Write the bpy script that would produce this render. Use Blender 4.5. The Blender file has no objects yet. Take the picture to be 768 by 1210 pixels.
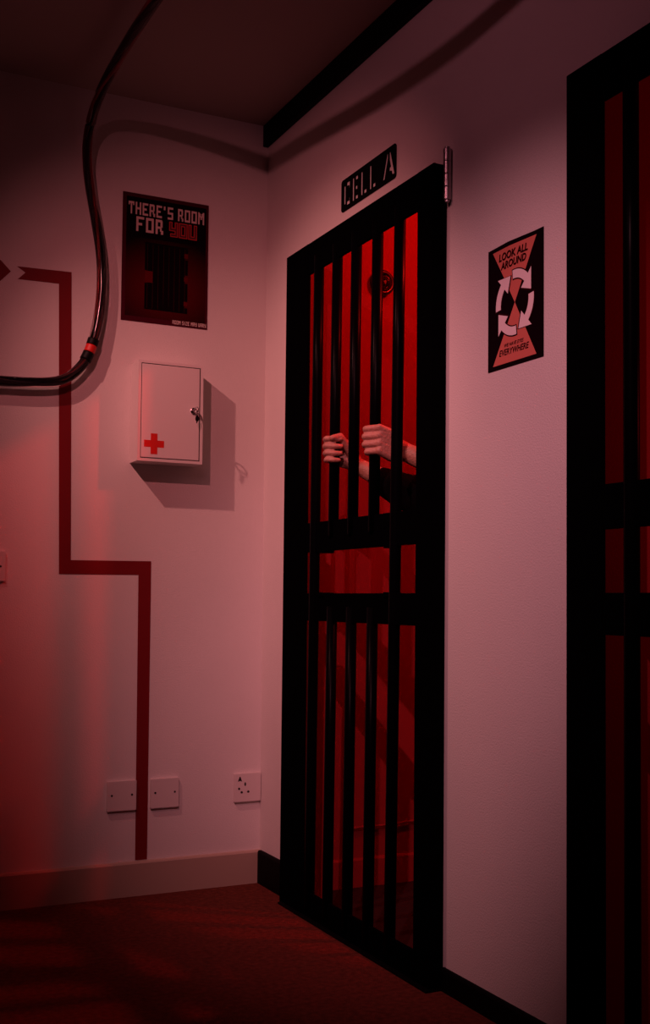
import bpy, bmesh, math, random
from mathutils import Vector, Matrix
random.seed(3)
S = bpy.context.scene
COL = S.collection
V = Vector

# ------------------------------------------------------------------ camera, world, lights, exposure
F, PY, YAW, PITCH, ROLL = 1335.27, 647.94, 0.455998, 0.0455405, 0.0099155
CAM = V((-1.406, -3.314, 0.886))
fw = V((math.sin(YAW) * math.cos(PITCH), math.cos(YAW) * math.cos(PITCH), math.sin(PITCH)))
rt = V((math.cos(YAW), -math.sin(YAW), 0))
up = rt.cross(fw)
r2 = rt * math.cos(ROLL) + up * math.sin(ROLL)
u2 = -rt * math.sin(ROLL) + up * math.cos(ROLL)
cd = bpy.data.cameras.new('camera')
cam = bpy.data.objects.new('camera', cd)
COL.objects.link(cam)
M = Matrix((r2, u2, -fw)).transposed().to_4x4()
M.translation = CAM
cam.matrix_world = M
cd.sensor_fit = 'HORIZONTAL'
cd.sensor_width = 36
cd.lens = F / 768 * 36
cd.shift_y = (PY - 605) / 768
cd.clip_start = .05
S.camera = cam

S.view_settings.view_transform = 'Standard'
S.view_settings.look = 'None'
S.view_settings.gamma = 1
S.view_settings.use_curve_mapping = False
S.view_settings.exposure = 0.0

w = bpy.data.worlds.new('world')
S.world = w
w.use_nodes = True
w.node_tree.nodes['Background'].inputs[0].default_value = (.30, .05, .065, 1)
w.node_tree.nodes['Background'].inputs[1].default_value = .004


def spot(name, loc, aim, col, power, ang, blend=1.0, r=.012):
    l = bpy.data.lights.new(name, 'SPOT')
    l.color = col
    l.energy = power
    l.spot_size = math.radians(ang)
    l.spot_blend = blend
    l.shadow_soft_size = r
    o = bpy.data.objects.new(name, l)
    COL.objects.link(o)
    o.location = loc
    o.rotation_euler = (V(aim) - V(loc)).to_track_quat('-Z', 'Y').to_euler()
    return o


def point(name, loc, col, power, r=.03):
    l = bpy.data.lights.new(name, 'POINT')
    l.color = col
    l.energy = power
    l.shadow_soft_size = r
    o = bpy.data.objects.new(name, l)
    COL.objects.link(o)
    o.location = loc
    return o


# two ceiling spotlights in the corridor, an added wall fill, a red lamp in each cell
spot('ceiling_spot_middle', (-1.33, -1.65, 2.35), (.315, .329, .999), (1, .24, .26), 44, 60.8)
spot('ceiling_spot_middle_spill', (-1.33, -1.65, 2.35), (.657, -.771, 1.843), (1, .28, .38), 4.6, 100.5)
spot('ceiling_spot_far', (-1.36, -.73, 2.35), (.021, -.409, 1.089), (1, .345, .32), 63, 67.3)
spot('right_wall_fill_spot', (-1.33, -2.55, 2.35), (-.074, -1.114, 1.010), (1, .346, .411), 125, 45)  # extra spot, added to brighten the right wall
point('cell_lamp', (.66, -1.00, 2.28), (1, .012, .008), 42, .03)
point('next_cell_lamp', (.75, -2.1, 1.35), (1, .01, .04), 5, .05)

# ------------------------------------------------------------------ materials


def mat(name, col, rough=.6, metal=0, bump=0, bscale=200, var=0, vscale=8, **kw):
    m = bpy.data.materials.new(name)
    m.use_nodes = True
    nt = m.node_tree
    b = nt.nodes['Principled BSDF']
    b.inputs['Base Color'].default_value = (*col, 1)
    b.inputs['Roughness'].default_value = rough
    b.inputs['Metallic'].default_value = metal
    for k, v in kw.items():
        b.inputs[k.replace('_', ' ')].default_value = v
    tc = nt.nodes.new('ShaderNodeTexCoord')
    if var:
        n = nt.nodes.new('ShaderNodeTexNoise')
        n.inputs['Scale'].default_value = vscale
        n.inputs['Detail'].default_value = 6
        nt.links.new(tc.outputs['Object'], n.inputs['Vector'])
        r = nt.nodes.new('ShaderNodeValToRGB')
        r.color_ramp.elements[0].position = .3
        r.color_ramp.elements[1].position = .7
        r.color_ramp.elements[0].color = (*[c * (1 - var) for c in col], 1)
        r.color_ramp.elements[1].color = (*[min(1, c * (1 + var)) for c in col], 1)
        nt.links.new(n.outputs['Fac'], r.inputs['Fac'])
        nt.links.new(r.outputs['Color'], b.inputs['Base Color'])
    if bump:
        n = nt.nodes.new('ShaderNodeTexNoise')
        n.inputs['Scale'].default_value = bscale
        n.inputs['Detail'].default_value = 4
        nt.links.new(tc.outputs['Object'], n.inputs['Vector'])
        bp = nt.nodes.new('ShaderNodeBump')
        bp.inputs['Strength'].default_value = bump
        bp.inputs['Distance'].default_value = .004
        nt.links.new(n.outputs['Fac'], bp.inputs['Height'])
        nt.links.new(bp.outputs['Normal'], b.inputs['Normal'])
    return m


WALL = mat('painted_wall', (.70, .66, .64), .75, bump=.25, bscale=260, var=.03, vscale=3, Specular_IOR_Level=.2)
CELLW = mat('cell_paint', (.200, .010, .011), .8, bump=.2, bscale=200, Specular_IOR_Level=.2)
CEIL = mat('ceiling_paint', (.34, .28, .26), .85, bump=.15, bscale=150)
SKIRT = mat('skirting_gloss', (.42, .31, .25), .45)
CARPET = mat('carpet', (.125, .025, .016), .95, bump=1, bscale=420, var=.30, vscale=70, Specular_IOR_Level=.1)
CELLF = mat('cell_floor', (.022, .008, .008), .7, bump=.3, Specular_IOR_Level=.05)
BLACK = mat('black_gate_paint', (.0012, .0012, .0016), .45, bump=.1, bscale=500, Specular_IOR_Level=.0)
BARP = mat('black_bar_paint', (.0012, .0012, .0016), .3, Specular_IOR_Level=.02)
MATT = mat('matt_black', (.002, .002, .002), .7, Specular_IOR_Level=.05)
TRIMB = mat('black_trim_paint', (.002, .0015, .002), .6, Specular_IOR_Level=.05)
STEEL = mat('brushed_steel', (.42, .40, .42), .32, 1, bump=.2, bscale=300)
CHROME = mat('chrome', (.75, .73, .74), .12, 1)
ENAMEL = mat('white_enamel', (.72, .66, .64), .4, bump=.06, bscale=90)
REDP = mat('red_paint', (.62, .012, .008), .5)
TAPE = mat('red_tape', (.17, .004, .008), .55, bump=.15, bscale=60, Specular_IOR_Level=.25)
PLAST = mat('white_plastic', (.66, .60, .58), .4)
HOLE = mat('dark_recess', (.012, .006, .006), .8)
SKIN = mat('skin', (.36, .155, .115), .5, bump=.5, bscale=160, var=.08, vscale=60, Subsurface_Weight=.05)
CLOTH = mat('black_jersey', (.003, .0025, .003), .9, bump=.5, bscale=500, Specular_IOR_Level=.02)
HAIR = mat('dark_hair', (.02, .012, .01), .5, bump=.8, bscale=200)
DMETAL = mat('dark_metal', (.012, .008, .01), .25, .3, Specular_IOR_Level=.4)
RUBBER = mat('black_hose_tape', (.003, .003, .003), .5, Specular_IOR_Level=.12)
WIRE_R = mat('red_wire', (.22, .01, .01), .35)
WIRE_K = mat('black_wire', (.01, .008, .01), .35)
WIRE_W = mat('grey_wire', (.05, .015, .02), .35)
CLEAR = mat('clear_plastic_hose', (.95, .78, .78), .06, Transmission_Weight=1.0, IOR=1.18)

# ------------------------------------------------------------------ helpers


def link(name, me, m=None, parent=None):
    o = bpy.data.objects.new(name, me)
    COL.objects.link(o)
    if m:
        for mm in (m if isinstance(m, (list, tuple)) else [m]):
            me.materials.append(mm)
    if parent:
        o.parent = parent
        o.matrix_parent_inverse = Matrix.Translation(-parent.location)
    return o


def obj(name, bm, m, parent=None, smooth=False):
    me = bpy.data.meshes.new(name)
    bmesh.ops.recalc_face_normals(bm, faces=bm.faces)
    if smooth:
        for f in bm.faces:
            f.smooth = True
    bm.to_mesh(me)
    bm.free()
    return link(name, me, m, parent)


def tag(o, label=None, cat=None, group=None, kind=None):
    if label: o['label'] = label
    if cat: o['category'] = cat
    if group: o['group'] = group
    if kind: o['kind'] = kind
    return o


def thing(name, loc, label, cat, group=None):
    o = bpy.data.objects.new(name, None)
    COL.objects.link(o)
    o.location = loc
    o.empty_display_size = .05
    return tag(o, label, cat, group)


def box(bm, a, b, bev=0, seg=2):
    a = V(a); b = V(b)
    lo = V([min(a[i], b[i]) for i in range(3)]); hi = V([max(a[i], b[i]) for i in range(3)])
    g = bmesh.ops.create_cube(bm, size=1)
    vs = g['verts']
    for v in vs:
        v.co = V([lo[i] + (v.co[i] + .5) * (hi[i] - lo[i]) for i in range(3)])
    if bev:
        es = list({e for v in vs for e in v.link_edges})
        bmesh.ops.bevel(bm, geom=es, offset=bev, segments=seg, affect='EDGES', profile=.6)
    return bm


def bx(a, b, bev=0, seg=2):
    return box(bmesh.new(), a, b, bev, seg)


def tube(bm, pts, r, n=14, cap=True):
    """swept round tube; r a number or list; pts list of Vectors"""
    pts = [V(p) for p in pts]
    rs = r if isinstance(r, (list, tuple)) else [r] * len(pts)
    rings = []
    prev = None
    for i, p in enumerate(pts):
        t = (pts[min(i + 1, len(pts) - 1)] - pts[max(i - 1, 0)]).normalized()
        if prev is None:
            a = t.orthogonal().normalized()
        else:
            a = (prev - t * prev.dot(t)).normalized()
        prev = a
        b = t.cross(a)
        rings.append([bm.verts.new(p + (a * math.cos(2 * math.pi * k / n) + b * math.sin(2 * math.pi * k / n)) * rs[i]) for k in range(n)])
    for i in range(len(rings) - 1):
        for k in range(n):
            bm.faces.new((rings[i][k], rings[i][(k + 1) % n], rings[i + 1][(k + 1) % n], rings[i + 1][k]))
    if cap:
        bm.faces.new(rings[0][::-1]); bm.faces.new(rings[-1])
    return bm


def ring(bm, c, nrm, R, r, n=40, m=12, sx=1, rot=0):
    c = V(c); nrm = V(nrm).normalized()
    a = nrm.orthogonal().normalized(); b = nrm.cross(a)
    a, b = a * math.cos(rot) + b * math.sin(rot), b * math.cos(rot) - a * math.sin(rot)
    rr = []
    for i in range(n):
        t = 2 * math.pi * i / n
        d = a * math.cos(t) * sx + b * math.sin(t)
        dn = d.normalized()
        rr.append([bm.verts.new(c + d * R + (dn * math.cos(2 * math.pi * k / m) + nrm * math.sin(2 * math.pi * k / m)) * r) for k in range(m)])
    for i in range(n):
        for k in range(m):
            bm.faces.new((rr[i][k], rr[(i + 1) % n][k], rr[(i + 1) % n][(k + 1) % m], rr[i][(k + 1) % m]))
    return bm


def prism(bm, poly, org, ax, ay, nrm, th, mi=0):
    """extrude a 2-D polygon laid in the plane org + x*ax + y*ay by th along nrm"""
    org, ax, ay, nrm = V(org), V(ax), V(ay), V(nrm)
    a = [bm.verts.new(org + ax * p[0] + ay * p[1]) for p in poly]
    b = [bm.verts.new(v.co + nrm * th) for v in a]
    fs = [bm.faces.new(b)]
    fs.append(bm.faces.new(a[::-1]))
    for i in range(len(a)):
        j = (i + 1) % len(a)
        fs.append(bm.faces.new((a[i], a[j], b[j], b[i])))
    for f in fs: f.material_index = mi
    return fs


def catmull(P, sub=8):
    P = [V(p) for p in P]
    Q = [P[0] * 2 - P[1]] + P + [P[-1] * 2 - P[-2]]
    out = []
    for i in range(1, len(Q) - 2):
        for k in range(sub):
            t = k / sub
            a, b, c, d = Q[i - 1], Q[i], Q[i + 1], Q[i + 2]
            out.append(.5 * ((2 * b) + (c - a) * t + (2 * a - 5 * b + 4 * c - d) * t * t + (-a + 3 * b - 3 * c + d) * t ** 3))
    out.append(P[-1])
    return out


def rrect(x0, y0, x1, y1, r, n=5):
    o = []
    for cx, cy, a in ((x1 - r, y1 - r, 0), (x0 + r, y1 - r, 90), (x0 + r, y0 + r, 180), (x1 - r, y0 + r, 270)):
        for k in range(n + 1):
            t = math.radians(a + 90 * k / n)
            o.append((cx + r * math.cos(t), cy + r * math.sin(t)))
    return o


def union(bm, R, P, th, mi=0):
    """union of axis-aligned rectangles (x0,y0,x1,y1) as one set of non-overlapping cells, extruded"""
    xs = sorted({round(r[0], 6) for r in R} | {round(r[2], 6) for r in R})
    ys = sorted({round(r[1], 6) for r in R} | {round(r[3], 6) for r in R})
    org, ax, ay, nrm = [V(p) for p in P]
    vt = {}

    def g(i, j, k):
        if (i, j, k) not in vt:
            vt[(i, j, k)] = bm.verts.new(org + ax * xs[i] + ay * ys[j] + nrm * th * k)
        return vt[(i, j, k)]

    def ins(i, j):
        if i < 0 or j < 0 or i >= len(xs) - 1 or j >= len(ys) - 1: return False
        cx, cy = (xs[i] + xs[i + 1]) / 2, (ys[j] + ys[j + 1]) / 2
        return any(r[0] < cx < r[2] and r[1] < cy < r[3] for r in R)
    for i in range(len(xs) - 1):
        for j in range(len(ys) - 1):
            if not ins(i, j): continue
            fs = [bm.faces.new((g(i, j, 1), g(i + 1, j, 1), g(i + 1, j + 1, 1), g(i, j + 1, 1))),
                  bm.faces.new((g(i, j, 0), g(i, j + 1, 0), g(i + 1, j + 1, 0), g(i + 1, j, 0)))]
            for (a, b, p, q) in ((i - 1, j, (i, j), (i, j + 1)), (i + 1, j, (i + 1, j), (i + 1, j + 1)), (i, j - 1, (i, j), (i + 1, j)), (i, j + 1, (i, j + 1), (i + 1, j + 1))):
                if not ins(a, b):
                    fs.append(bm.faces.new((g(*p, 0), g(*q, 0), g(*q, 1), g(*p, 1))))
            for f in fs: f.material_index = mi


def struct(name, bm, m):
    return tag(obj(name, bm, m), kind='structure')


# ------------------------------------------------------------------ the setting
ZC = 2.414
Y0, Y1, TW = -.295, -1.03, .09        # cell A doorway, wall thickness
B0, B1 = -1.60, -2.42                 # cell B doorway
DH = 1.94
struct('floor', bx((-2.6, -4.2, -.05), (TW, .06, 0)), CARPET)
struct('floor_cells', bx((TW, -3.2, -.05), (1.55, -.0, -.001)), CELLF)
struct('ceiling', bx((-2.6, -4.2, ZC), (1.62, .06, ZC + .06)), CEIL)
struct('wall_back', bx((-2.6, 0, -.05), (0.0, .1, ZC)), WALL)
bm = bmesh.new()
box(bm, (0, .1, -.05), (TW, Y0, ZC))
box(bm, (0, Y0, DH), (TW, Y1, ZC))
box(bm, (0, Y1, -.05), (TW, B0, ZC))
box(bm, (0, B0, DH), (TW, B1, ZC))
box(bm, (0, B1, -.05), (TW, -4.2, ZC))
struct('wall_right', bm, WALL)
struct('wall_cell_side', bx((TW, -.18, -.05), (1.55, -.10, ZC)), CELLW)
struct('wall_cell_rear', bx((1.55, -.10, -.05), (1.62, -3.2, ZC)), CELLW)
struct('wall_cell_partition', bx((TW, -1.46, -.05), (1.55, -1.53, ZC)), CELLW)
struct('wall_next_cell_side', bx((TW, -3.2, -.05), (1.55, -3.27, ZC)), CELLW)
# skirting boards with an eased top edge


def skirting(name, p0, p1, out, h, t, m):
    p0, p1, out = V(p0), V(p1), V(out)
    bm = bmesh.new()
    prof = [(0, 0), (t, 0), (t, h - .006), (t - .003, h - .001), (t - .006, h), (0, h)]
    prism(bm, prof, p0, out, (0, 0, 1), (p1 - p0).normalized(), (p1 - p0).length)
    return struct(name, bm, m)


skirting('baseboard_back', (-2.6, 0, 0), (0, 0, 0), (0, -1, 0), .101, .014, SKIRT)
skirting('baseboard_right_far', (0, -.014, 0), (0, -.24, 0), (-1, 0, 0), .101, .012, TRIMB)
skirting('baseboard_right', (0, -1.087, 0), (0, -1.585, 0), (-1, 0, 0), .052, .010, TRIMB)
skirting('baseboard_cell', (TW, -.18, 0), (1.55, -.18, 0), (0, -1, 0), .088, .012, CELLW)
for n, (ya, zc_) in enumerate(((Y0, -1), (Y1, 1), (B0, -1))):   # painted door linings
    struct('trim_%d' % (n + 3), bx((.001, ya + (.001 if zc_ < 0 else -.001), 0), (TW + .002, ya + zc_ * .004, DH)), CELLW)
struct('trim_1', bx((0, 0, 2.345), (-.018, -4.2, ZC), .002), TRIMB)
struct('trim_2', bx((-.052, -.262, 0), (0, -1.09, .006), .002), TRIMB)  # black threshold strip, widened to stand in for the floor shadow below the gate

# slim cable conduit along the cell wall, above its skirting
c = obj('cable_conduit', tube(bmesh.new(), [(.22, -.189, .182), (.40, -.189, .184), (.42, -.189, .188), (.75, -.189, .188)], .0035), CELLW, smooth=True)
tag(c, 'thin painted conduit low on the cell wall above its skirting', 'conduit')

# ------------------------------------------------------------------ gates


def make_gate(name, label, yl, yr, bars, full, cx=0.0, hatch=True):
    """yl far outer edge, yr near outer edge. front face at x=-.04"""
    g = thing(name, (0, (yl + yr) / 2, 0), label, 'gate')
    xf, xb = -.04, -.002
    H = 1.912
    sf, sn = yl - .151, yr + .072
    if not hatch:
        sf, sn = yl - .103, yr + .08
    def angle(ya, yb):  # L section: a flat face and a flange back to the wall along its outer edge ya
        d = -1 if yb < ya else 1
        bm = bmesh.new()
        prism(bm, [(xf, ya), (xf, yb), (xf + .010, yb), (xf + .010, ya + d * .010), (xb, ya + d * .010), (xb, ya)], (0, 0, 0), (1, 0, 0), (0, 1, 0), (0, 0, 1), H)
        bmesh.ops.bevel(bm, geom=bm.edges[:], offset=.0012, segments=2, affect='EDGES')
        return bm
    obj('stile', angle(yl, sf), BLACK, g)
    obj('stile', angle(yr, sn), BLACK, g)
    rails = [(1.822, H), (1.020, 1.103), (.827, .904), (.004, .072)]
    rl = []
    for a, b in rails:
        rl.append(obj('rail', bx((xf + .001, sf + .001, a), (xf + .011, sn - .001, b), .002), BLACK, g))
    r = .0145
    xc = -.033
    for i, (yt, yb) in enumerate(bars):
        def yy(z): return yb + (yt - yb) * (z - .5) / (1.5 - .5)
        if i in full:
            obj('bar', tube(bmesh.new(), [(xc, yy(z), z) for z in (.03, .5, 1.0, 1.5, 1.862)], r, 20), BARP, g, True)
        else:
            obj('bar', tube(bmesh.new(), [(xc, yy(z), z) for z in (1.06, 1.4, 1.862)], r, 20), BARP, g, True)
            obj('bar', tube(bmesh.new(), [(xc, yy(z), z) for z in (.03, .4, .868)], r, 20), BARP, g, True)
    if hatch:
        # small welded corner lugs of the food hatch, each on its bar
        for yb, d in ((-.497, -.030), (-.897, .030)):
            obj('hatch_lug', bx((-.045, yb, 1.0235), (-.01, yb + d, 1.035 - .02), .001), BLACK, g)
            obj('hatch_lug', bx((-.045, yb, .896), (-.01, yb + d, .9065), .001), BLACK, g)
    # lock plate on the far stile
    return g


ub = [.4715, .587, .700, .8165, .9295]
lb = [.461, .5745, .6895, .804, .916]
# the measured centres are silhouettes seen in the plane x=-.04
gA = make_gate('cell_gate', 'tall black barred cell gate with red light behind it, under the small black sign', -.248, -1.085,
               [(-a + .016, -b + .018) for a, b in zip(ub, lb)], (0, 4))
bB = [-1.765 - .1125 * k for k in range(6)]
gB = make_gate('cell_gate', 'black barred gate cut off by the right edge, on a dark unlit cell', -1.577, -2.45,
               [(b + .012, b + .012) for b in bB], (0, 5), hatch=False)

# hinge at the top of the near stile
h = thing('gate_hinge', (-.012, -1.101, 1.82), 'bare steel hinge at the top right corner of the cell gate', 'hinge')
obj('hinge_leaf', bx((-.001, -1.088, 1.835), (-.004, -1.099, 1.93), .0005), STEEL, h)
for k in range(4):
    z0 = 1.822 + k * .0305
    obj('knuckle', tube(bmesh.new(), [(-.012, -1.101, z0), (-.012, -1.101, z0 + .0012), (-.012, -1.101, z0 + .0288), (-.012, -1.101, z0 + .0300)], [.0088, .0094, .0094, .0088], 24), STEEL, h)
bm = bmesh.new()
for z in (1.817, 1.944):
    bm = bmesh.new()
    tube(bm, [(-.012, -1.101, z), (-.012, -1.101, z + .004)], .0066, 16)
    obj('hinge_pin', bm, STEEL, h)

# ------------------------------------------------------------------ stencilled sign
u0y, wS, z0S, hS = -.536, .306, 1.966, .089
SIGN_TH = .0032


def in_letters(x, y):
    """x,y in metres on the plate from its left bottom"""
    u, v = x / wS, y / hS
    if not (.14 < v < .86): return False
    s = .038

    def seg(a, b, c, d, t):
        px, py = (u - a) * wS, (v - b) * hS
        dx, dy = (c - a) * wS, (d - b) * hS
        L2 = dx * dx + dy * dy
        k = max(0, min(1, (px * dx + py * dy) / L2))
        return math.hypot(px - k * dx, py - k * dy) < t
    def r(a, b, c, d): return a <= u <= c and b <= v <= d
    vb = (.16, .84)
    # C
    if r(.045, .20, .045 + s, .80): return True
    if r(.100, .12, .165, .26) or r(.100, .74, .165, .88) or r(.140, .26, .165, .36) or r(.140, .64, .165, .74): return True
    # E
    if r(.212, .14, .212 + s, .86): return True
    if r(.268, .14, .325, .27) or r(.268, .43, .315, .57) or r(.268, .73, .325, .86): return True
    # L L
    for o in (.375, .535):
        if r(o, .14, o + s, .86): return True
        if r(o + .056, .14, o + .110, .27): return True
    # A
    if u < .866 and seg(.790, .15, .858, .82, .0060): return True
    if u > .880 and seg(.955, .15, .888, .82, .0068): return True
    if r(.880, .28, .915, .42): return True
    return False


sg = thing('cell_sign', (-.004, -.69, 1.97), 'small black stencilled plate reading CELL A on the wall above the gate', 'sign')
bm = bmesh.new()
NX, NY = 204, 60
dx, dy = wS / NX, hS / NY
rad = .010
vt = {}


def gv(i, j, k):
    if (i, j, k) not in vt:
        vt[(i, j, k)] = bm.verts.new((-.0006 - k * SIGN_TH, u0y - i * dx, z0S + j * dy))
    return vt[(i, j, k)]


def solid(i, j):
    if i < 0 or j < 0 or i >= NX or j >= NY: return False
    x, y = (i + .5) * dx, (j + .5) * dy
    cx = min(max(x, rad), wS - rad); cy = min(max(y, rad), hS - rad)
    if math.hypot(x - cx, y - cy) > rad: return False
    return not in_letters(x, y)


for i in range(NX):
    for j in range(NY):
        if not solid(i, j): continue
        bm.faces.new((gv(i, j, 1), gv(i + 1, j, 1), gv(i + 1, j + 1, 1), gv(i, j + 1, 1)))
        bm.faces.new((gv(i, j, 0), gv(i, j + 1, 0), gv(i + 1, j + 1, 0), gv(i + 1, j, 0)))
        for (a, b, p, q) in ((i - 1, j, (i, j), (i, j + 1)), (i + 1, j, (i + 1, j), (i + 1, j + 1)), (i, j - 1, (i, j), (i + 1, j)), (i, j + 1, (i, j + 1), (i + 1, j + 1))):
            if not solid(a, b):
                bm.faces.new((gv(*p, 0), gv(*q, 0), gv(*q, 1), gv(*p, 1)))
obj('sign_plate', bm, MATT, sg)
# short stand-offs
bm = bmesh.new()
for yy_ in (u0y - .009, u0y - wS + .009):
    bm = bmesh.new()
    tube(bm, [(0, yy_, z0S + .045), (-.0008, yy_, z0S + .045)], .005, 10)
    obj('standoff', bm, MATT, sg)

# ------------------------------------------------------------------ block lettering for the posters
G = {  # strokes on a 4 x 6 grid
    'T': [(0, 5, 4, 6), (1.5, 0, 2.5, 6), (0, 4.2, .8, 6), (3.2, 4.2, 4, 6)],
    'H': [(0, 0, 1.1, 6), (2.9, 0, 4, 6), (0, 2.5, 4, 3.5)],
    'E': [(0, 0, 1.1, 6), (0, 0, 4, 1), (0, 5, 4, 6), (0, 2.5, 3, 3.5)],
    'R': [(0, 0, 1.1, 6), (0, 5, 3.3, 6), (2.5, 2.9, 3.6, 5.6), (0, 2.3, 3.1, 3.2), (2.3, 1.2, 3.2, 2.6), (2.8, 0, 4, 1.6)],
    "'": [(1.2, 4.2, 2.4, 6)],
    'S': [(0, 0, 4, 1), (2.9, 0, 4, 3.5), (0, 2.5, 4, 3.5), (0, 2.5, 1.1, 6), (0, 5, 4, 6)],
    'O': [(0, 0, 1.1, 6), (2.9, 0, 4, 6), (0, 0, 4, 1), (0, 5, 4, 6)],
    'M': [(0, 0, 1.1, 6), (3.4, 0, 4.5, 6), (1.1, 3.6, 1.9, 5.4), (2.6, 3.6, 3.4, 5.4), (1.7, 2.4, 2.8, 4.2)],
    'F': [(0, 0, 1.1, 6), (0, 5, 4, 6), (0, 2.5, 3, 3.5)],
    'Y': [(0, 3, 1.1, 6), (2.9, 0, 4, 6), (0, 2.5, 4, 3.5), (.6, 0, 4, 1)],
    'U': [(0, 0, 1.1, 6), (2.9, 0, 4, 6), (0, 0, 4, 1)],
    'I': [(1.3, 0, 2.5, 6)],
    'Z': [(0, 0, 4, 1), (0, 5, 4, 6), (2.6, 3, 3.8, 5.2), (.4, .8, 1.6, 3.2)],
    'A': [(0, 0, 1.1, 6), (2.9, 0, 4, 6), (0, 5, 4, 6), (0, 2.2, 4, 3.2)],
    'V': [(0, 1.6, 1.1, 6), (2.9, 1.6, 4, 6), (.8, 0, 3.2, 1.8)],
    ' ': [],
}


def block_text(bm, s, x0, y0, x1, y1, P, th, grow=0, adv=5.0, mi=0):
    """fit the string between x0..x1 and y0..y1; P(x,y) gives org"""
    wid = {' ': 2.6, "'": 3.2, 'M': 5.5, 'I': 3.8}
    tot = sum(wid.get(c, adv) for c in s) - 1
    k = (x1 - x0) / tot
    ky = (y1 - y0) / 6
    x = x0
    for c in s:
        off = -.9 if c == "'" else (-.7 if c == 'I' else 0)
        R = [(x + (a + off) * k - grow, y0 + b * ky - grow, x + (cc + off) * k + grow, y0 + d * ky + grow) for a, b, cc, d in G[c]]
        union(bm, R, P, th, mi)
        x += wid.get(c, adv) * k


# poster on the back wall
PW, PH, px0, pz0 = .2765, .395, -.477, 1.727
P1 = thing('poster', (px0 + PW / 2, -.001, pz0), "dark red portrait poster of a barred gate, reading THERE'S ROOM FOR YOU", 'poster')


def pframe(d):
    return ((px0, -d, pz0), (1, 0, 0), (0, 0, 1), (0, -1, 0))


def radial_print(name, c1, c2, cx, cz, rx, rz, p0=.0, p1=1.0):
    m = bpy.data.materials.new(name)
    m.use_nodes = True
    nt = m.node_tree
    b = nt.nodes['Principled BSDF']
    b.inputs['Roughness'].default_value = .6
    b.inputs['Specular IOR Level'].default_value = .04
    tc = nt.nodes.new('ShaderNodeTexCoord')
    mp = nt.nodes.new('ShaderNodeMapping')
    mp.vector_type = 'TEXTURE'
    mp.inputs['Location'].default_value = (cx, 0, cz)
    mp.inputs['Scale'].default_value = (rx, 10, rz)
    gr = nt.nodes.new('ShaderNodeTexGradient')
    gr.gradient_type = 'SPHERICAL'
    nt.links.new(tc.outputs['Object'], mp.inputs['Vector'])
    nt.links.new(mp.outputs['Vector'], gr.inputs['Vector'])
    r = nt.nodes.new('ShaderNodeValToRGB')
    r.color_ramp.elements[0].color = (*c1, 1)
    r.color_ramp.elements[1].color = (*c2, 1)
    r.color_ramp.elements[0].position = p0
    r.color_ramp.elements[1].position = p1
    nt.links.new(gr.outputs['Fac'], r.inputs['Fac'])
    nt.links.new(r.outputs['Color'], b.inputs['Base Color'])
    return m


PB = mat('poster_border_ink', (.055, .004, .012), .55, Specular_IOR_Level=.03)
PK = mat('poster_black_ink', (.004, .001, .002), .55, Specular_IOR_Level=.03)
PIC = radial_print('poster_picture_ink', (.005, .001, .002), (.10, .003, .006), px0 + PW * .5, pz0 + PH * .30, PW * .75, PH * .40, 0, .9)
PT = mat('poster_pale_ink', (.66, .52, .48), .6)
PR = mat('poster_red_ink', (.48, .016, .020), .6)
bm = bmesh.new()
prism(bm, [(0, 0), (PW, 0), (PW, PH), (0, PH)], *pframe(.0005), .0012)
obj('paper', bm, PB, P1)
bm = bmesh.new()
m_ = .012
prism(bm, [(m_, .016), (PW - .008, .016), (PW - .008, PH - .012), (m_, PH - .012)], *pframe(.0017), .0003)
obj('picture', bm, PIC, P1)
bm = bmesh.new()
prism(bm, [(m_, PH * .66), (PW - .008, PH * .66), (PW - .008, PH - .012), (m_, PH - .012)], *pframe(.0020), .0002)
# the drawn gate: black silhouette with notches
gx0, gx1, gy0, gy1 = PW * .26, PW * .76, PH * .105, PH * .63
prism(bm, [(gx0 + .006, gy0), (gx1 - .010, gy0), (gx1 - .010, gy1), (gx0 + .006, gy1)], *pframe(.0020), .0002)
for a, b in ((.105, .31), (.41, .63)):
    prism(bm, [(gx0, PH * a), (gx0 + .022, PH * a), (gx0 + .022, PH * b), (gx0, PH * b)], *pframe(.00201), .0002)
for a, b in ((.105, .15), (.20, .345), (.41, .53), (.585, .63)):
    prism(bm, [(gx1 - .020, PH * a), (gx1, PH * a), (gx1, PH * b), (gx1 - .020, PH * b)], *pframe(.00201), .0002)
obj('printed_gate', bm, PK, P1)
bm = bmesh.new()
for k in range(8):
    x = gx0 + .008 + k * (gx1 - gx0 - .018) / 7
    prism(bm, [(x, gy0 + (.06 if k in (3, 4) else .004)), (x + .0009, gy0 + .004), (x + .0009, gy1 - .006), (x, gy1 - .006)], *pframe(.0022), .0002)
obj('printed_bars', bm, mat('poster_line_ink', (.05, .003, .006), .6, Specular_IOR_Level=.03), P1)
PPI = mat('poster_plate_ink', (.10, .003, .006), .6, Specular_IOR_Level=.03)
for xa, xb_, a, b in ((gx0 + .001, gx0 + .025, .315, .405), (gx1 - .012, gx1, .36, .395), (gx1 - .012, gx1, .545, .58), (gx1 - .012, gx1, .165, .20)):
    bm = bmesh.new()
    prism(bm, [(xa, PH * a), (xb_, PH * a), (xb_, PH * b), (xa, PH * b)], *pframe(.00222), .0002)
    obj('printed_plate', bm, PPI, P1)
bm = bmesh.new()
block_text(bm, "THERE'S ROOM", PW * .065, PH * .835, PW * .945, PH * .932, pframe(.0022), .0002)
block_text(bm, "FOR", PW * .155, PH * .705, PW * .465, PH * .820, pframe(.0022), .0002)
obj('headline', bm, PT, P1)
bm = bmesh.new()
block_text(bm, "YOU", PW * .54, PH * .705, PW * .855, PH * .815, pframe(.0022), .0002, grow=.0018)
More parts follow.
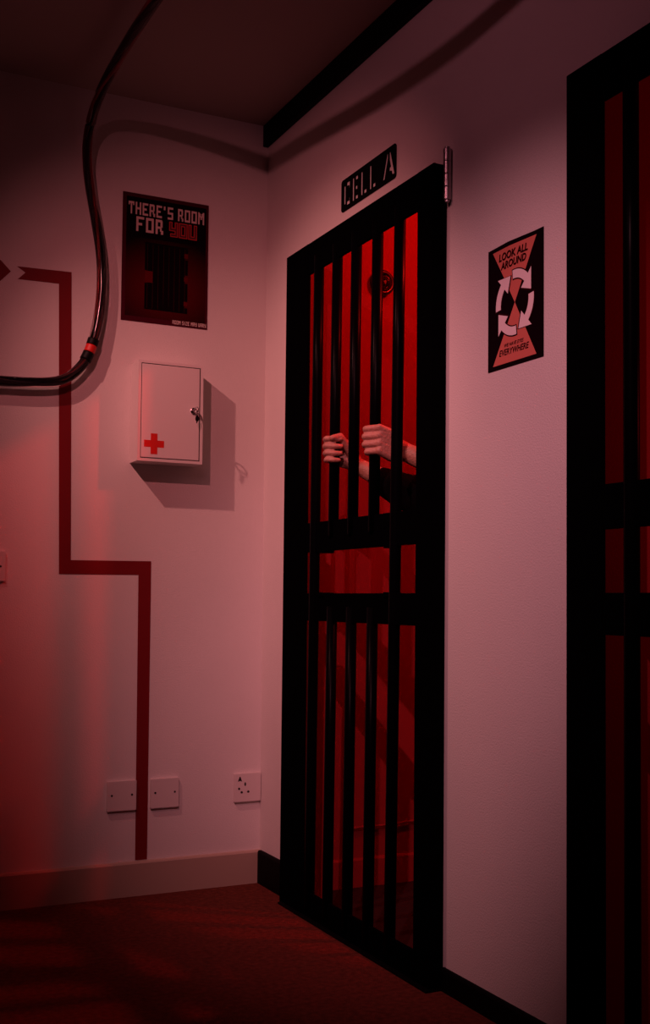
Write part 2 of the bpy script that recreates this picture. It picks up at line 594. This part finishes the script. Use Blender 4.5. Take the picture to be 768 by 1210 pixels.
obj('headline', bm, PR, P1)['label'] = 'red outlined word YOU'
bm = bmesh.new()
block_text(bm, "YOU", PW * .54, PH * .705, PW * .855, PH * .815, pframe(.0024), .0001, grow=-.0010)
obj('headline_fill', bm, mat('poster_dark_red_ink', (.06, .003, .005), .6), P1)
bm = bmesh.new()
block_text(bm, "ROOM SIZE MAY VARY", PW * .59, PH * .014, PW * .985, PH * .044, pframe(.0022), .0002)
obj('caption', bm, PT, P1)

# poster on the right wall, gently bowed paper
QW, QH, qy0, qz0 = .199, .269, -1.256, 1.388
P2 = thing('poster', (-.001, qy0 - QW / 2, qz0), 'black poster with four white curved arrows, reading LOOK ALL AROUND', 'poster')
QN = 14


def bow(u, v):  # how far the sheet lifts from the wall
    return .0012 + .006 * max(0, 1 - abs(u - .42) / .42) ** 1.0 * max(0, (v - .75) / .25) ** 2


def qplace(bm_verts, d):
    for v in bm_verts:
        u, vv = v.co.x / QW, v.co.y / QH
        z = v.co.z
        v.co = V((-(bow(u, vv) + d + z), qy0 - v.co.x, qz0 + v.co.y))


def sheet(name, poly, d, m, parent):
    """polygon in the sheet plane, cut to a grid so it follows the bow"""
    bm = bmesh.new()
    vs = [bm.verts.new((p[0], p[1], 0)) for p in poly]
    bm.faces.new(vs)
    for k in range(1, 12):
        for (co, no) in (((QW * k / 12, 0, 0), (1, 0, 0)), ((0, QH * (.7 + .3 * k / 12), 0), (0, 1, 0))):
            bmesh.ops.bisect_plane(bm, geom=bm.verts[:] + bm.edges[:] + bm.faces[:], plane_co=co, plane_no=no)
    r = bmesh.ops.extrude_face_region(bm, geom=bm.faces[:])
    for e in r['geom']:
        if isinstance(e, bmesh.types.BMVert): e.co.z -= .00035
    qplace(bm.verts, d)
    return bm


obj('paper', sheet('paper', [(0, 0), (QW, 0), (QW, QH), (0, QH)], .0002, PK, P2), mat('poster_two_black', (.006, .001, .003), .55, Specular_IOR_Level=.03), P2)
SAL = mat('poster_salmon_ink', (.62, .17, .13), .6, Specular_IOR_Level=.1)
bmA = sheet('a', [(QW * .10, QH * .965), (QW * .5, QH * .50), (QW * .88, QH * .965)], .0006, SAL, P2)
obj('printed_beam', bmA, SAL, P2)
bmB = sheet('b', [(QW * .10, QH * .035), (QW * .88, QH * .035), (QW * .5, QH * .50)], .0006, SAL, P2)
obj('printed_beam', bmB, SAL, P2)
PINK = mat('poster_white_ink', (.85, .76, .76), .6, Specular_IOR_Level=.1)
DKR = mat('poster_maroon_ink', (.028, .002, .005), .6, Specular_IOR_Level=.03)


def arrow(a0, a1, g):
    """clockwise arc arrow, angles in degrees from +x, a0 -> a1 decreasing"""
    cx, cy = QW * .50, QH * .50
    Ro, Ri = .0680 + g, .0500 - g
    sy = 1.03
    outer, inner = [], []
    n = 12
    s = math.copysign(math.degrees(g / .06), 1)
    A0, A1 = a0 + s, a1
    hd = 32
    for k in range(n + 1):
        t = math.radians(A0 + (A1 + hd - A0) * k / n)
        outer.append((cx + Ro * math.cos(t), cy + Ro * math.sin(t) * sy))
        inner.append((cx + Ri * math.cos(t), cy + Ri * math.sin(t) * sy))
    tb = math.radians(A1 + hd + s * .6)
    tt = math.radians(A1 - s * 1.6)
    h0 = (cx + (.084 + 1.6 * g) * math.cos(tb), cy + (.084 + 1.6 * g) * math.sin(tb) * sy)
    h1 = (cx + (.034 - 1.6 * g) * math.cos(tb), cy + (.034 - 1.6 * g) * math.sin(tb) * sy)
    tip = (cx + .060 * math.cos(tt), cy + .060 * math.sin(tt) * sy)
    return outer + [h0, tip, h1] + inner[::-1]


for a0, a1 in ((96, 14), (6, -76), (-84, -166), (-174, -256)):
    ao = obj('arrow', sheet('x', arrow(a0, a1, 0), .0016, PINK, P2), PINK, P2)
    sh = obj('arrow_outline', sheet('x', arrow(a0, a1, .0026), .0011, DKR, P2), DKR)
    sh.parent = ao


def font_text(name, s, size, cx, cy, shear, squeeze, m, d, parent, bold=0.0, rot=0):
    cu = bpy.data.curves.new(name, 'FONT')
    cu.body = s
    cu.size = size
    cu.shear = shear
    cu.align_x = 'CENTER'
    cu.align_y = 'CENTER'
    cu.offset = bold
    cu.resolution_u = 3
    to = bpy.data.objects.new(name, cu)
    COL.objects.link(to)
    dg = bpy.context.evaluated_depsgraph_get()
    me = bpy.data.meshes.new_from_object(to.evaluated_get(dg))
    bpy.data.objects.remove(to)
    bm = bmesh.new()
    bm.from_mesh(me)
    for v in bm.verts:
        x, y = v.co.x * squeeze, v.co.y
        v.co = V((cx + x * math.cos(rot) - y * math.sin(rot), cy + x * math.sin(rot) + y * math.cos(rot), 0))
    r = bmesh.ops.extrude_face_region(bm, geom=bm.faces[:])
    for e in r['geom']:
        if isinstance(e, bmesh.types.BMVert): e.co.z += .0003
    qplace(bm.verts, d)
    return obj(name, bm, m, parent)


INK = mat('poster_text_ink', (.02, .001, .002), .6, Specular_IOR_Level=.03)
font_text('headline', 'LOOK ALL', .0215, QW * .475, QH * .898, .22, 1.02, INK, .0016, P2, .0005)
font_text('headline', 'AROUND', .0215, QW * .480, QH * .826, .22, .96, INK, .0016, P2, .0005)
font_text('caption', 'WE HAVE EYES', .0105, QW * .48, QH * .176, .22, 1.0, INK, .0009, P2, .0001)
font_text('caption', 'EVERYWHERE', .0185, QW * .48, QH * .122, .22, .92, INK, .0009, P2, .0003)

# ------------------------------------------------------------------ first-aid cabinet
cx0, cx1, cz0, cz1, cdp = -.4415, -.238, 1.293, 1.595, .08
cb = thing('first_aid_cabinet', ((cx0 + cx1) / 2, 0, cz0), 'shallow white metal first aid cabinet with red cross and keyed lock', 'cabinet')
bm = bmesh.new()
box(bm, (cx0, -.0005, cz0), (cx1, -cdp + .003, cz1), .0006)
obj('body', bm, ENAMEL, cb)
# front frame around the door
bm = bmesh.new()
fwid = .0085
union(bm, [(cx0, cz0, cx0 + fwid, cz1), (cx1 - fwid, cz0, cx1, cz1), (cx0, cz0, cx1, cz0 + fwid), (cx0, cz1 - fwid, cx1, cz1)], ((0, -cdp + .004, 0), (1, 0, 0), (0, 0, 1), (0, -1, 0)), .004)
obj('front_frame', bm, ENAMEL, cb)
bm = bmesh.new()
box(bm, (cx0 + fwid, -cdp + .0025, cz0 + fwid), (cx1 - fwid, -cdp + .0035, cz1 - fwid))
obj('door_gap', bm, HOLE, cb)
bm = bmesh.new()
gp = .0025
box(bm, (cx0 + fwid + gp, -cdp + .003, cz0 + fwid + gp), (cx1 - fwid - gp * 1.4, -cdp - .0008, cz1 - fwid - gp), .0012)
dr = obj('door', bm, ENAMEL, cb)
bm = bmesh.new()
kx, kz, s, t = cx0 + .0505, cz0 + .0525, .031, .0103
prism(bm, [(kx - t, kz - s), (kx + t, kz - s), (kx + t, kz - t), (kx + s, kz - t), (kx + s, kz + t), (kx + t, kz + t),
           (kx + t, kz + s), (kx - t, kz + s), (kx - t, kz + t), (kx - s, kz + t), (kx - s, kz - t), (kx - t, kz - t)], (0, -cdp - .0007, 0), (1, 0, 0), (0, 0, 1), (0, -1, 0), .0005)
o = obj('red_cross', bm, REDP)
o.parent = dr
lk = bmesh.new()
lx, lz = cx1 - .0300, cz0 + .1600
tube(lk, [(lx, -cdp, lz), (lx, -cdp - .0035, lz), (lx, -cdp - .0045, lz)], [.0105, .0105, .0085], 24)
tube(lk, [(lx, -cdp - .004, lz), (lx, -cdp - .012, lz)], .0068, 20)
o = obj('lock', lk, CHROME, smooth=False); o.parent = dr
# key: a blade in the lock with a round bow, and a second key hanging dark from it
kb = bmesh.new()
box(kb, (lx - .0008, -cdp - .010, lz - .002), (lx + .0008, -cdp - .020, lz + .002))
ring(kb, (lx - .001, -cdp - .028, lz), (1, .35, 0), .0085, .0022, 28, 8)
ring(kb, (lx + .0005, -cdp - .031, lz - .010), (.6, 1, 0), .0065, .0008, 28, 6)
o = obj('key', kb, CHROME, smooth=True); o.parent = dr
kb = bmesh.new()
prism(kb, [(lx + .0015 + .0058 * math.cos(k * math.pi / 8), lz - .0260 + .0100 * math.sin(k * math.pi / 8)) for k in range(16)], (0, -cdp - .0275, 0), (1, 0, 0), (0, 0, 1), (0, -1, 0), .002)
box(kb, (lx - .001, -cdp - .0275, lz - .0305), (lx + .002, -cdp - .0290, lz - .040))
o = obj('spare_key', kb, DMETAL); o.parent = dr
o['label'] = 'dark key hanging from the ring'

# ------------------------------------------------------------------ wall plates and socket


def plate(name, x0, z0, wd, ht, th, label, cat, group=None):
    p = thing(name, (x0 + wd / 2, 0, z0), label, cat, group)
    bm = bmesh.new()
    prism(bm, rrect(x0, z0, x0 + wd, z0 + ht, .003), (0, -.0004, 0), (1, 0, 0), (0, 0, 1), (0, -1, 0), th - .0015)
    prism(bm, rrect(x0 + .0015, z0 + .0015, x0 + wd - .0015, z0 + ht - .0015, .0025), (0, -th + .0015, 0), (1, 0, 0), (0, 0, 1), (0, -1, 0), .0012)
    obj('faceplate', bm, PLAST, p)
    return p


def dot(bm, x, z, y, rx, rz, n=16, th=.0004):
    prism(bm, [(x + rx * math.cos(2 * math.pi * k / n), z + rz * math.sin(2 * math.pi * k / n)) for k in range(n)], (0, y, 0), (1, 0, 0), (0, 0, 1), (0, -1, 0), th)


PTH = .0105
for x0, s in ((-.4935, 'left'), (-.3600, 'right')):
    p = plate('blanking_plate', x0, .2535, .0885, .0885, PTH,
              'square white blank wall plate just %s of the red tape line' % s, 'wall plate')
    for sx in (.0135, .0750):
        bm = bmesh.new()
        dot(bm, x0 + sx, .2535 + .0465, -PTH + .0002, .0032, .0032)
        obj('screw', bm, HOLE, p)
p = plate('wall_socket', -.0905, .2535, .0885, .0885, PTH, 'white wall socket with dark pin holes in the room corner above the skirting', 'socket')
sx0, sz1 = -.0905, .2535 + .0885


def sk(u, v): return sx0 + .0885 * u, sz1 - .0885 * v


bm = bmesh.new()
for (u, v, rx, rz) in ((.40, .38, .0028, .0062), (.17, .53, .0036, .0038), (.27, .66, .0040, .0036), (.52, .65, .0040, .0036)):
    a, b = sk(u, v)
    dot(bm, a, b, -PTH + .0002, rx, rz)
obj('pin_hole', bm, HOLE, p)
bm = bmesh.new()
a, b = sk(.20, .21)
prism(bm, [(a - .0070, b - .0065), (a - .002, b - .0045), (a + .002, b - .0045), (a + .0070, b - .0065), (a + .0015, b + .0085), (a - .0015, b + .0085)], (0, -PTH + .0002, 0), (1, 0, 0), (0, 0, 1), (0, -1, 0), .0004)
obj('socket_mark', bm, HOLE, p)
# switch plate cut by the left edge
p = plate('switch_plate', -.8905, .9300, .0885, .0855, PTH, 'white switch plate cut off by the left edge of the photo', 'switch')
bm = bmesh.new()
box(bm, (-.853, -PTH + .001, .955), (-.838, -PTH - .003, .990), .001)
obj('rocker', bm, PLAST, p)
bm = bmesh.new()
dot(bm, -.8165, .9725, -PTH + .0002, .003, .003)
obj('screw', bm, HOLE, p)

# ------------------------------------------------------------------ red tape line
tp = [(-.7878, 1.8465), (-.6285, 1.8510), (-.6137, .9955), (-.3687, .9980), (-.3662, .1030), (-.4029, .1030), (-.4077, .9561), (-.6477, .9541), (-.6653, 1.8118), (-.7846, 1.8095), (-.7632, 1.8312)]
bm = bmesh.new()
prism(bm, tp, (0, -.0003, 0), (1, 0, 0), (0, 0, 1), (0, -1, 0), .0009)
o = obj('tape_line', bm, TAPE)
tag(o, 'dark red tape line stepping down the wall to the skirting', 'tape')
bm = bmesh.new()
prism(bm, [(-.8660, 1.8270), (-.8350, 1.7965), (-.8050, 1.8290), (-.8350, 1.8590)], (0, -.0003, 0), (1, 0, 0), (0, 0, 1), (0, -1, 0), .0009)
o = obj('tape_diamond', bm, TAPE)
tag(o, 'small dark red tape diamond left of the notched tape end', 'tape')

# ------------------------------------------------------------------ hose
HP = [(-1.30, -.032, 1.500), (-1.05, -.032, 1.499), (-.833, -.032, 1.501), (-.72, -.032, 1.507), (-.652, -.032, 1.523), (-.603, -.032, 1.566), (-.575, -.032, 1.622),
      (-.556, -.032, 1.70), (-.546, -.032, 1.80), (-.549, -.032, 1.90), (-.566, -.034, 2.00), (-.588, -.040, 2.10),
      (-.602, -.052, 2.19), (-.604, -.09, 2.265), (-.602, -.17, 2.315), (-.604, -.33, 2.335), (-.612, -.60, 2.330), (-.62, -.90, 2.305), (-.61, -1.20, 2.270), (-.60, -1.45, 2.262), (-.60, -1.8, 2.30), (-.62, -2.3, 2.38)]
hc = catmull(HP, 10)
hs = thing('cable_hose', (-.55, -.03, 1.5), 'glossy dark hose with red wires inside, curving down the wall', 'hose')
HR = .0150
obj('clear_tube', tube(bmesh.new(), hc, HR, 20), CLEAR, hs, True)
arc = [0]
for a, b in zip(hc, hc[1:]): arc.append(arc[-1] + (b - a).length)


def frame_at(i):
    t = (hc[min(i + 1, len(hc) - 1)] - hc[max(i - 1, 0)]).normalized()
    a = V((0, -1, 0)) if abs(t.y) < .7 else V((1, 0, 0))
    a = (a - t * a.dot(t)).normalized()
    return t, a, t.cross(a)


for k, (m, rr, ph, tw) in enumerate(((WIRE_K, .0050, 0, 9), (WIRE_R, .0042, 2.0, 9), (WIRE_K, .0046, 4.1, 9), (WIRE_W, .0040, 5.2, 9), (WIRE_R, .0034, 1.0, 7), (WIRE_K, .0052, 3.1, 7))):
    pts = []
    for i, p in enumerate(hc):
        t, a, b = frame_at(i)
        an = ph + arc[i] * tw
        d = .0078
        pts.append(p + (a * math.cos(an) + b * math.sin(an)) * d)
    obj('wire', tube(bmesh.new(), pts, rr, 8), m, hs, True)


def band(s0, s1, m, r):
    pts = [hc[i] for i in range(len(hc)) if s0 <= i <= s1]
    pts = catmull(pts, 4)
    return obj('tape_band', tube(bmesh.new(), pts, [r * .985] + [r] * (len(pts) - 2) + [r * .985], 24), m, hs, True)


BAND_PTS = True
def near(zv):  # index of the hose point at height zv on the lower bend
    return min(range(30, 80), key=lambda i: abs(hc[i].z - zv))
def bandz(z0, z1, m, r):
    i0, i1 = near(z0), near(z1)
    # resample exactly between heights
    pts = []
    for k in range(7):
        z = z0 + (z1 - z0) * k / 6
        j = next(i for i in range(30, 90) if hc[i + 1].z >= z)
        f = (z - hc[j].z) / max(1e-6, hc[j + 1].z - hc[j].z)
        pts.append(hc[j].lerp(hc[j + 1], f))
    return obj('tape_band', tube(bmesh.new(), pts, r, 24), m, hs, True)


bandz(1.631, 1.650, RUBBER, .0172)
bandz(1.609, 1.631, REDP, .0164)['label'] = 'red tape band'
bandz(1.585, 1.609, RUBBER, .0172)
# clips that hold the hose to the wall
bm = bmesh.new()
for (x, z) in ((-.95, 1.4995),):
    box(bm, (x - .008, -.0005, z - .022), (x + .008, -.018, z + .022), .002)
obj('hose_clip', bm, RUBBER, hs)

# ------------------------------------------------------------------ shackle on the cell wall
SX, SY, SZ = .320, -.181, 1.898
sh = thing('wall_shackle', (SX, SY, SZ), 'round dark metal shackle coil on the red cell wall behind the bars', 'shackle')
bm = bmesh.new()
tube(bm, [(SX, SY, SZ), (SX, SY - .006, SZ), (SX, SY - .008, SZ)], [.040, .040, .036], 32)
obj('backplate', bm, DMETAL, sh)
bm = bmesh.new()
ring(bm, (SX, SY - .014, SZ), (0, 1, 0), .033, .0085, 40, 12)
obj('outer_ring', bm, DMETAL, sh, True)
bm = bmesh.new()
ring(bm, (SX + .004, SY - .022, SZ - .004), (.35, 1, .2), .021, .0050, 36, 10, .7, .6)
ring(bm, (SX - .003, SY - .028, SZ - .006), (1, .5, .2), .016, .0042, 36, 10, .7, .2)
obj('chain_link', bm, DMETAL, sh, True)

# ------------------------------------------------------------------ the person behind the gate
per = thing('person', (.36, -1.19, 0), 'person in a black top gripping the gate bars with both bare hands', 'person')
RV = V((.9, -.44, 0))          # to the right along the gate as the hands lie
TV = V((-.44, -.9, 0))         # outwards from the palm side


def ico(bm, c, r, s=(1, 1, 1), sub=2):
    g = bmesh.ops.create_icosphere(bm, subdivisions=sub, radius=1)
    for v in g['verts']:
        v.co = V((c[0] + v.co.x * r * s[0], c[1] + v.co.y * r * s[1], c[2] + v.co.z * r * s[2]))


def cap(bm, a, b, ra, rb, n=16):
    a, b = V(a), V(b)
    tube(bm, [a, b], [ra, rb], n)
    ico(bm, a, ra); ico(bm, b, rb)


def chain(bm, P, R):
    for i in range(len(P) - 1):
        cap(bm, P[i], P[i + 1], R[i], R[i + 1])


def fuse(name, bm, voxel, smooth_it, m, parent):
    me = bpy.data.meshes.new(name)
    bmesh.ops.recalc_face_normals(bm, faces=bm.faces)
    bm.to_mesh(me); bm.free()
    o = bpy.data.objects.new(name, me)
    COL.objects.link(o)
    rm = o.modifiers.new('r', 'REMESH'); rm.mode = 'VOXEL'; rm.voxel_size = voxel; rm.use_smooth_shade = True
    sm = o.modifiers.new('s', 'SMOOTH'); sm.iterations = smooth_it; sm.factor = .5
    dg = bpy.context.evaluated_depsgraph_get()
    me2 = bpy.data.meshes.new_from_object(o.evaluated_get(dg))
    bpy.data.objects.remove(o)
    for p in me2.polygons: p.use_smooth = True
    me2.materials.clear()
    return link(name, me2, m, parent)


bm = bmesh.new()
# right hand (far one): fingers come round the bar towards the viewer, thumb over them
B1v = V((-.033, -.575, 0))
def h1(r, t, z): return B1v + RV * r + TV * t + V((0, 0, z))
zs = [1.3215, 1.3020, 1.2830, 1.2645]
rad_f = [.0083, .0086, .0082, .0074]
for k in range(4):
    z = zs[k]
    e = (0, .001, 0, -.004)[k]
    chain(bm, [h1(-.012, -.034, z + .004), h1(-.0275 - e * .5, -.006, z + .002), h1(-.0245, .018, z + .001), h1(-.003, .0260, z - .001), h1(.0125 + e, .0235, z - .001)],
          [rad_f[k] * 1.15, rad_f[k] * 1.05, rad_f[k], rad_f[k] * .95, rad_f[k] * .82])
    chain(bm, [h1(-.012, -.034, z + .004), h1(.030, -.030, z - .006), h1(.064, -.022, 1.262 - .004 * k)], [.0100, .0125, .0135])
    if k < 3: chain(bm, [h1(-.008, -.033, z - .006), h1(.030, -.030, z - .014), h1(.064, -.022, 1.260 - .004 * k)], [.0095, .0125, .0135])
# palm heel and thumb
chain(bm, [h1(.012, -.026, 1.28), h1(.052, -.020, 1.258)], [.016, .020])
chain(bm, [h1(.030, -.022, 1.30), h1(.050, -.018, 1.262)], [.015, .018])
chain(bm, [h1(.058, -.016, 1.262), h1(.038, -.002, 1.292), h1(.012, .018, 1.3290), h1(-.010, .0320, 1.3225)], [.0155, .0125, .0098, .0082])
wr1 = h1(.074, -.022, 1.247)
el1 = V((.165, -.835, 1.115))
fa1 = wr1.lerp(el1, .35)
chain(bm, [h1(.060, -.022, 1.257), wr1, wr1.lerp(el1, .25), wr1.lerp(el1, .6), el1], [.021, .0235, .0285, .036, .038])
# left hand (near one): back of the hand towards the viewer
B2v = V((-.033, -.8045, 0))
def h2(r, t, z): return B2v + RV * r + TV * t + V((0, 0, z))
zs2 = [1.3190, 1.2995, 1.2800, 1.2610]
for k in range(4):
    z = zs2[k]
    e = (.002, 0, 0, .005)[k]
    chain(bm, [h2(.006, .034, z), h2(-.0290 + e, .020, z - .001), h2(-.0275 + e, -.008, z), h2(-.008, -.026, z), h2(.010, -.026, z)],
          [rad_f[k] * 1.18, rad_f[k] * 1.08, rad_f[k], rad_f[k] * .95, rad_f[k] * .82])
    ico(bm, h2(.006, .0355, z + .001), .0098)
    chain(bm, [h2(.006, .034, z), h2(.036, .022, z - .013), h2(.066, .002, 1.264 - .004 * k)], [.0105, .0130, .0140])
    if k < 3:
        chain(bm, [h2(.012, .0325, z - .0105), h2(.036, .022, z - .022), h2(.066, .002, 1.262 - .004 * k)], [.0100, .0130, .0140])
chain(bm, [h2(.016, .020, 1.272), h2(.055, .006, 1.268)], [.016, .020])
chain(bm, [h2(.014, .022, 1.304), h2(.055, .006, 1.272)], [.014, .018])
chain(bm, [h2(.056, -.004, 1.272), h2(.036, -.016, 1.296), h2(.014, -.030, 1.318), h2(-.008, -.034, 1.312)], [.0150, .0125, .0100, .0084])
wr2 = h2(.078, -.004, 1.262)
el2 = V((.185, -1.065, 1.140))
chain(bm, [h2(.062, .002, 1.274), wr2, wr2.lerp(el2, .25), wr2.lerp(el2, .6), el2], [.0215, .0240, .0290, .036, .038])
# upper arms, trunk, neck, head, legs: one continuous figure
shR, shL = V((.335, -1.025, 1.40)), V((.335, -1.355, 1.40))
chain(bm, [el1, el1.lerp(shR, .5), shR], [.036, .043, .048])
chain(bm, [el2, el2.lerp(shL, .5), shL], [.036, .043, .048])
chain(bm, [shR, V((.345, -1.19, 1.42)), shL], [.052, .065, .052])
for yy2 in (-.07, .07):
    chain(bm, [(.345, -1.19 + yy2 * 1.2, 1.33), (.345, -1.19 + yy2, 1.12), (.35, -1.19 + yy2, .95)], [.098, .088, .102])
    chain(bm, [(.35, -1.19 + yy2 * 1.2, .90), (.345, -1.19 + yy2 * 1.3, .50), (.36, -1.19 + yy2 * 1.4, .09)], [.088, .056, .037])
    chain(bm, [(.37, -1.19 + yy2 * 1.4, .045), (.24, -1.19 + yy2 * 1.6, .035)], [.036, .030])
chain(bm, [(.345, -1.19, 1.42), (.325, -1.19, 1.52)], [.060, .055])
hx, hy, hz = .305, -1.18, 1.625
ico(bm, (hx, hy, hz + .02), .1, (.92, .76, 1.05), 3)
ico(bm, (hx - .022, hy, hz - .045), .1, (.66, .60, .72), 3)
ico(bm, (hx - .075, hy, hz - .088), .022)                       # chin
chain(bm, [(hx - .086, hy, hz + .018), (hx - .108, hy, hz - .022)], [.010, .0145])   # nose
for s in (-1, 1):
    ico(bm, (hx - .004, hy + s * .079, hz - .005), .03, (.6, .35, 1))   # ears
    ico(bm, (hx - .086, hy + s * .030, hz + .030), .016, (.6, 1.4, .5))  # brows
chain(bm, [(hx - .090, hy - .020, hz - .052), (hx - .094, hy, hz - .051), (hx - .090, hy + .020, hz - .052)], [.006, .009, .006])
body = fuse('body', bm, .0024, 3, SKIN, per)
# eyes
for s in (-1, 1):
    bm = bmesh.new()
    ico(bm, (hx - .0735, hy + s * .031, hz + .008), .0135)
    obj('eye', bm, mat('eye_white', (.6, .5, .48), .3), per, True)
# hair
bm = bmesh.new()
ico(bm, (hx + .010, hy, hz + .035), .1, (.96, .83, 1.02), 3)
ico(bm, (hx + .035, hy, hz - .005), .1, (.72, .80, .92), 3)
fuse('hair', bm, .006, 3, HAIR, per)
# black top: sleeves start below the wrists
bm = bmesh.new()
s1 = wr1.lerp(el1, .17)
down = V((.0, .0, -.012))
chain(bm, [s1 + V((.010, -.006, -.012)), wr1.lerp(el1, .50) + V((.0, 0, -.004)), wr1.lerp(el1, .8) + V((.0, -.01, .006)), el1 + down, el1.lerp(shR, .5), shR], [.037, .049, .060, .058, .062, .068])
s2 = wr2.lerp(el2, .36)
chain(bm, [s2 + V((.008, -.004, -.012)), wr2.lerp(el2, .65) + V((0, 0, -.006)), el2, el2.lerp(shL, .5), shL], [.034, .046, .054, .062, .068])
chain(bm, [shR, V((.345, -1.19, 1.415)), shL], [.068, .080, .068])
for yy2 in (-.07, .07):
    chain(bm, [(.345, -1.19 + yy2 * 1.2, 1.33), (.345, -1.19 + yy2, 1.12), (.35, -1.19 + yy2, .93)], [.112, .104, .118])
fuse('black_top', bm, .006, 3, CLOTH, per)
bm = bmesh.new()
for yy2 in (-.07, .07):
    chain(bm, [(.35, -1.19 + yy2 * 1.1, .95), (.35, -1.19 + yy2 * 1.2, .86), (.345, -1.19 + yy2 * 1.3, .50), (.36, -1.19 + yy2 * 1.4, .11)], [.112, .106, .078, .060])
fuse('trousers', bm, .007, 3, CLOTH, per)
for s in (-1, 1):
    bm = bmesh.new()
    chain(bm, [(.395, -1.19 + s * .098, .045), (.30, -1.19 + s * .104, .045), (.215, -1.19 + s * .112, .036)], [.044, .044, .036])
    bmesh.ops.bisect_plane(bm, geom=bm.verts[:] + bm.edges[:] + bm.faces[:], plane_co=(0, 0, .001), plane_no=(0, 0, -1), clear_outer=True)
    obj('shoe', bm, MATT, per, True)
